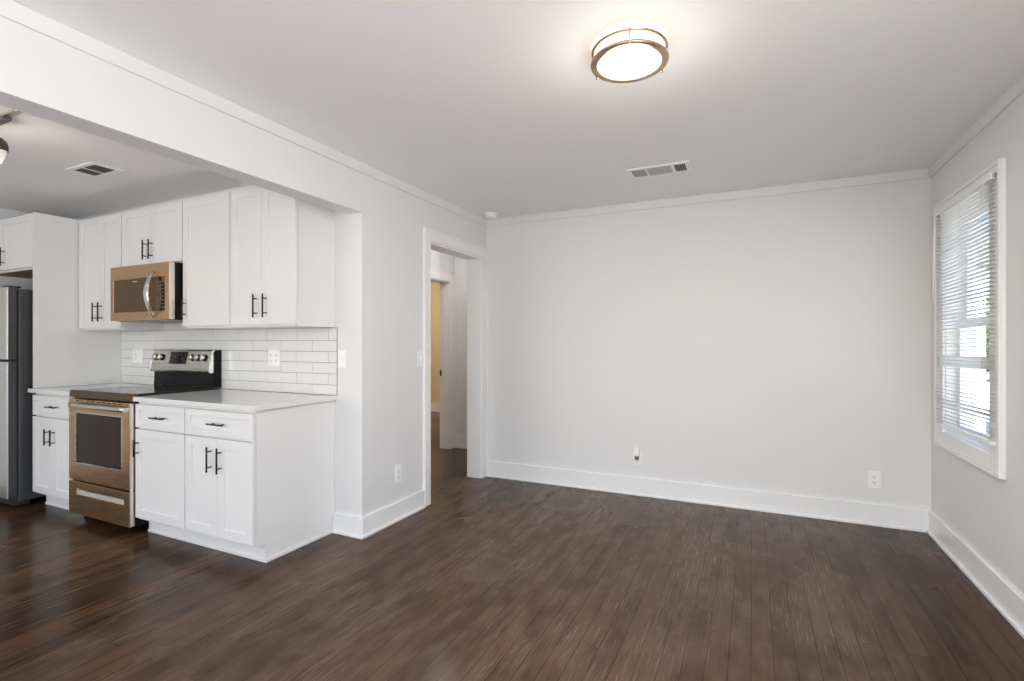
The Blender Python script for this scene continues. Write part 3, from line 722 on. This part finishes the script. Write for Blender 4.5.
ceiling_vent('white ceiling vent in the main room between lamp and back wall', 1.525, 1.933, .857, 1.064,
             ([(1.560, 1.648, .02, 'Y'), (1.656, 1.812, -.35, 'X'), (1.830, 1.902, -.62, 'Y')], [(1.646, 1.657), (1.812, 1.831)]), 'X', 'ventslat')
ceiling_vent('white ceiling vent over the kitchen near the header', -1.885, -1.555, -.775, -.585,
             ([(-1.85, -1.59, .42, 'X')], [(-1.74, -1.733)]), 'X', 'ventslat')

tl = thing('track_light', 'ceiling track light with a bronze lamp head at the left edge', 'track light', (-1.62, -1.33, H))
MB().box(-2.25, -1.02, -1.345, -1.315, H - .012, H - .0004, .003).build('track', 'steel2', tl)
MB().box(-1.42, -1.15, -1.349, -1.311, H - .030, H - .012, .004).build('adapter', 'adapt', tl)
def head(x, y):
    d = Vector((.055, .03, -.085)).normalized() if x > -1.8 else Vector((-.05, .04, -.085)).normalized()
    MB().cyl((x, y, H - .030), (x + .004, y, H - .105), .0065, n=12).build('stem', 'bronze', tl)
    b = MB(); c = Vector((x + .004, y, H - .150))
    q = Vector((0, 0, -1)).rotation_difference(Vector((-.12, -.05, -1)).normalized()).to_matrix()
    prof = [(.004, .052), (.020, .050), (.036, .036), (.044, .012), (.046, -.012)]
    b.lathe((0, 0, 0), prof, 28)
    for v in b.bm.verts: v.co = c + q @ v.co
    h_ = b.build('lamp_head', 'bronze', tl)
    b = MB(); b.lathe((0, 0, 0), [(.040, -.008), (.036, -.040), (.027, -.072), (.014, -.090), (.002, -.093)], 28)
    for v in b.bm.verts: v.co = c + q @ v.co
    b.build('lamp_glass', 'bulb', h_)
head(-1.268, -1.33); head(-1.95, -1.33)

# ------------------------------------------------------------------ outdoors beyond the blind
struct(MB().box(RW + .14, 30, -20, 40, -.65, -.55).build('ground', 'paleground'))  # ground coloured pale to bounce light up onto the blind slats
sh = thing('garden_shed', 'white sided outbuilding seen through the blind', 'shed', (4.7, 9.5, -.55))
b = MB()
for k in range(24):
    z = -.55 + k * .13; b.prism([(8.0, z), (7.975, z), (7.99, z + .13), (8.0, z + .13)], 'X', 3.9, 5.62)
b.box(3.9, 5.62, 8.0, 11, -.55, 2.57); b.box(5.56, 5.66, 7.96, 8.06, -.55, 2.57, .005); b.build('walls', 'siding', sh)
MB().prism([(3.6, 2.5), (5.9, 2.5), (5.9, 2.6), (4.75, 3.5), (3.6, 2.6)], 'Y', 7.8, 11.2).build('roof', 'shingle', sh)
tr = thing('tree', 'leafy green tree seen through the right part of the blind', 'tree', (7.4, 10.0, -.55))
MB().cyl((7.4, 10.0, -.55), (7.42, 10.02, 1.3), .11, .07, 14).cyl((7.42, 10.02, 1.2), (7.1, 9.9, 2.0), .05, .02, 10).cyl((7.42, 10.02, 1.2), (7.7, 10.2, 2.1), .05, .02, 10).build('trunk', 'bark', tr)
b = MB(); rg = random.Random(3)
for k in range(5200):
    while True:
        p = Vector((rg.uniform(-1, 1), rg.uniform(-1, 1), rg.uniform(-1, 1)))
        if p.length < 1: break
    p = Vector((7.35 + p.x * 1.25, 10.0 + p.y * 1.2, 1.35 + p.z * 1.35)); s_ = rg.uniform(.05, .10)
    R = Matrix.Rotation(rg.uniform(0, 6.28), 3, 'Z') @ Matrix.Rotation(rg.uniform(-1.2, 1.2), 3, 'X')
    vs = [b.bm.verts.new(p + R @ Vector(q)) for q in ((-s_, 0, 0), (0, -s_ * .45, .012), (s_, 0, 0), (0, s_ * .45, .012))]
    b.bm.faces.new(vs)
b.build('crown', 'leaf', tr)
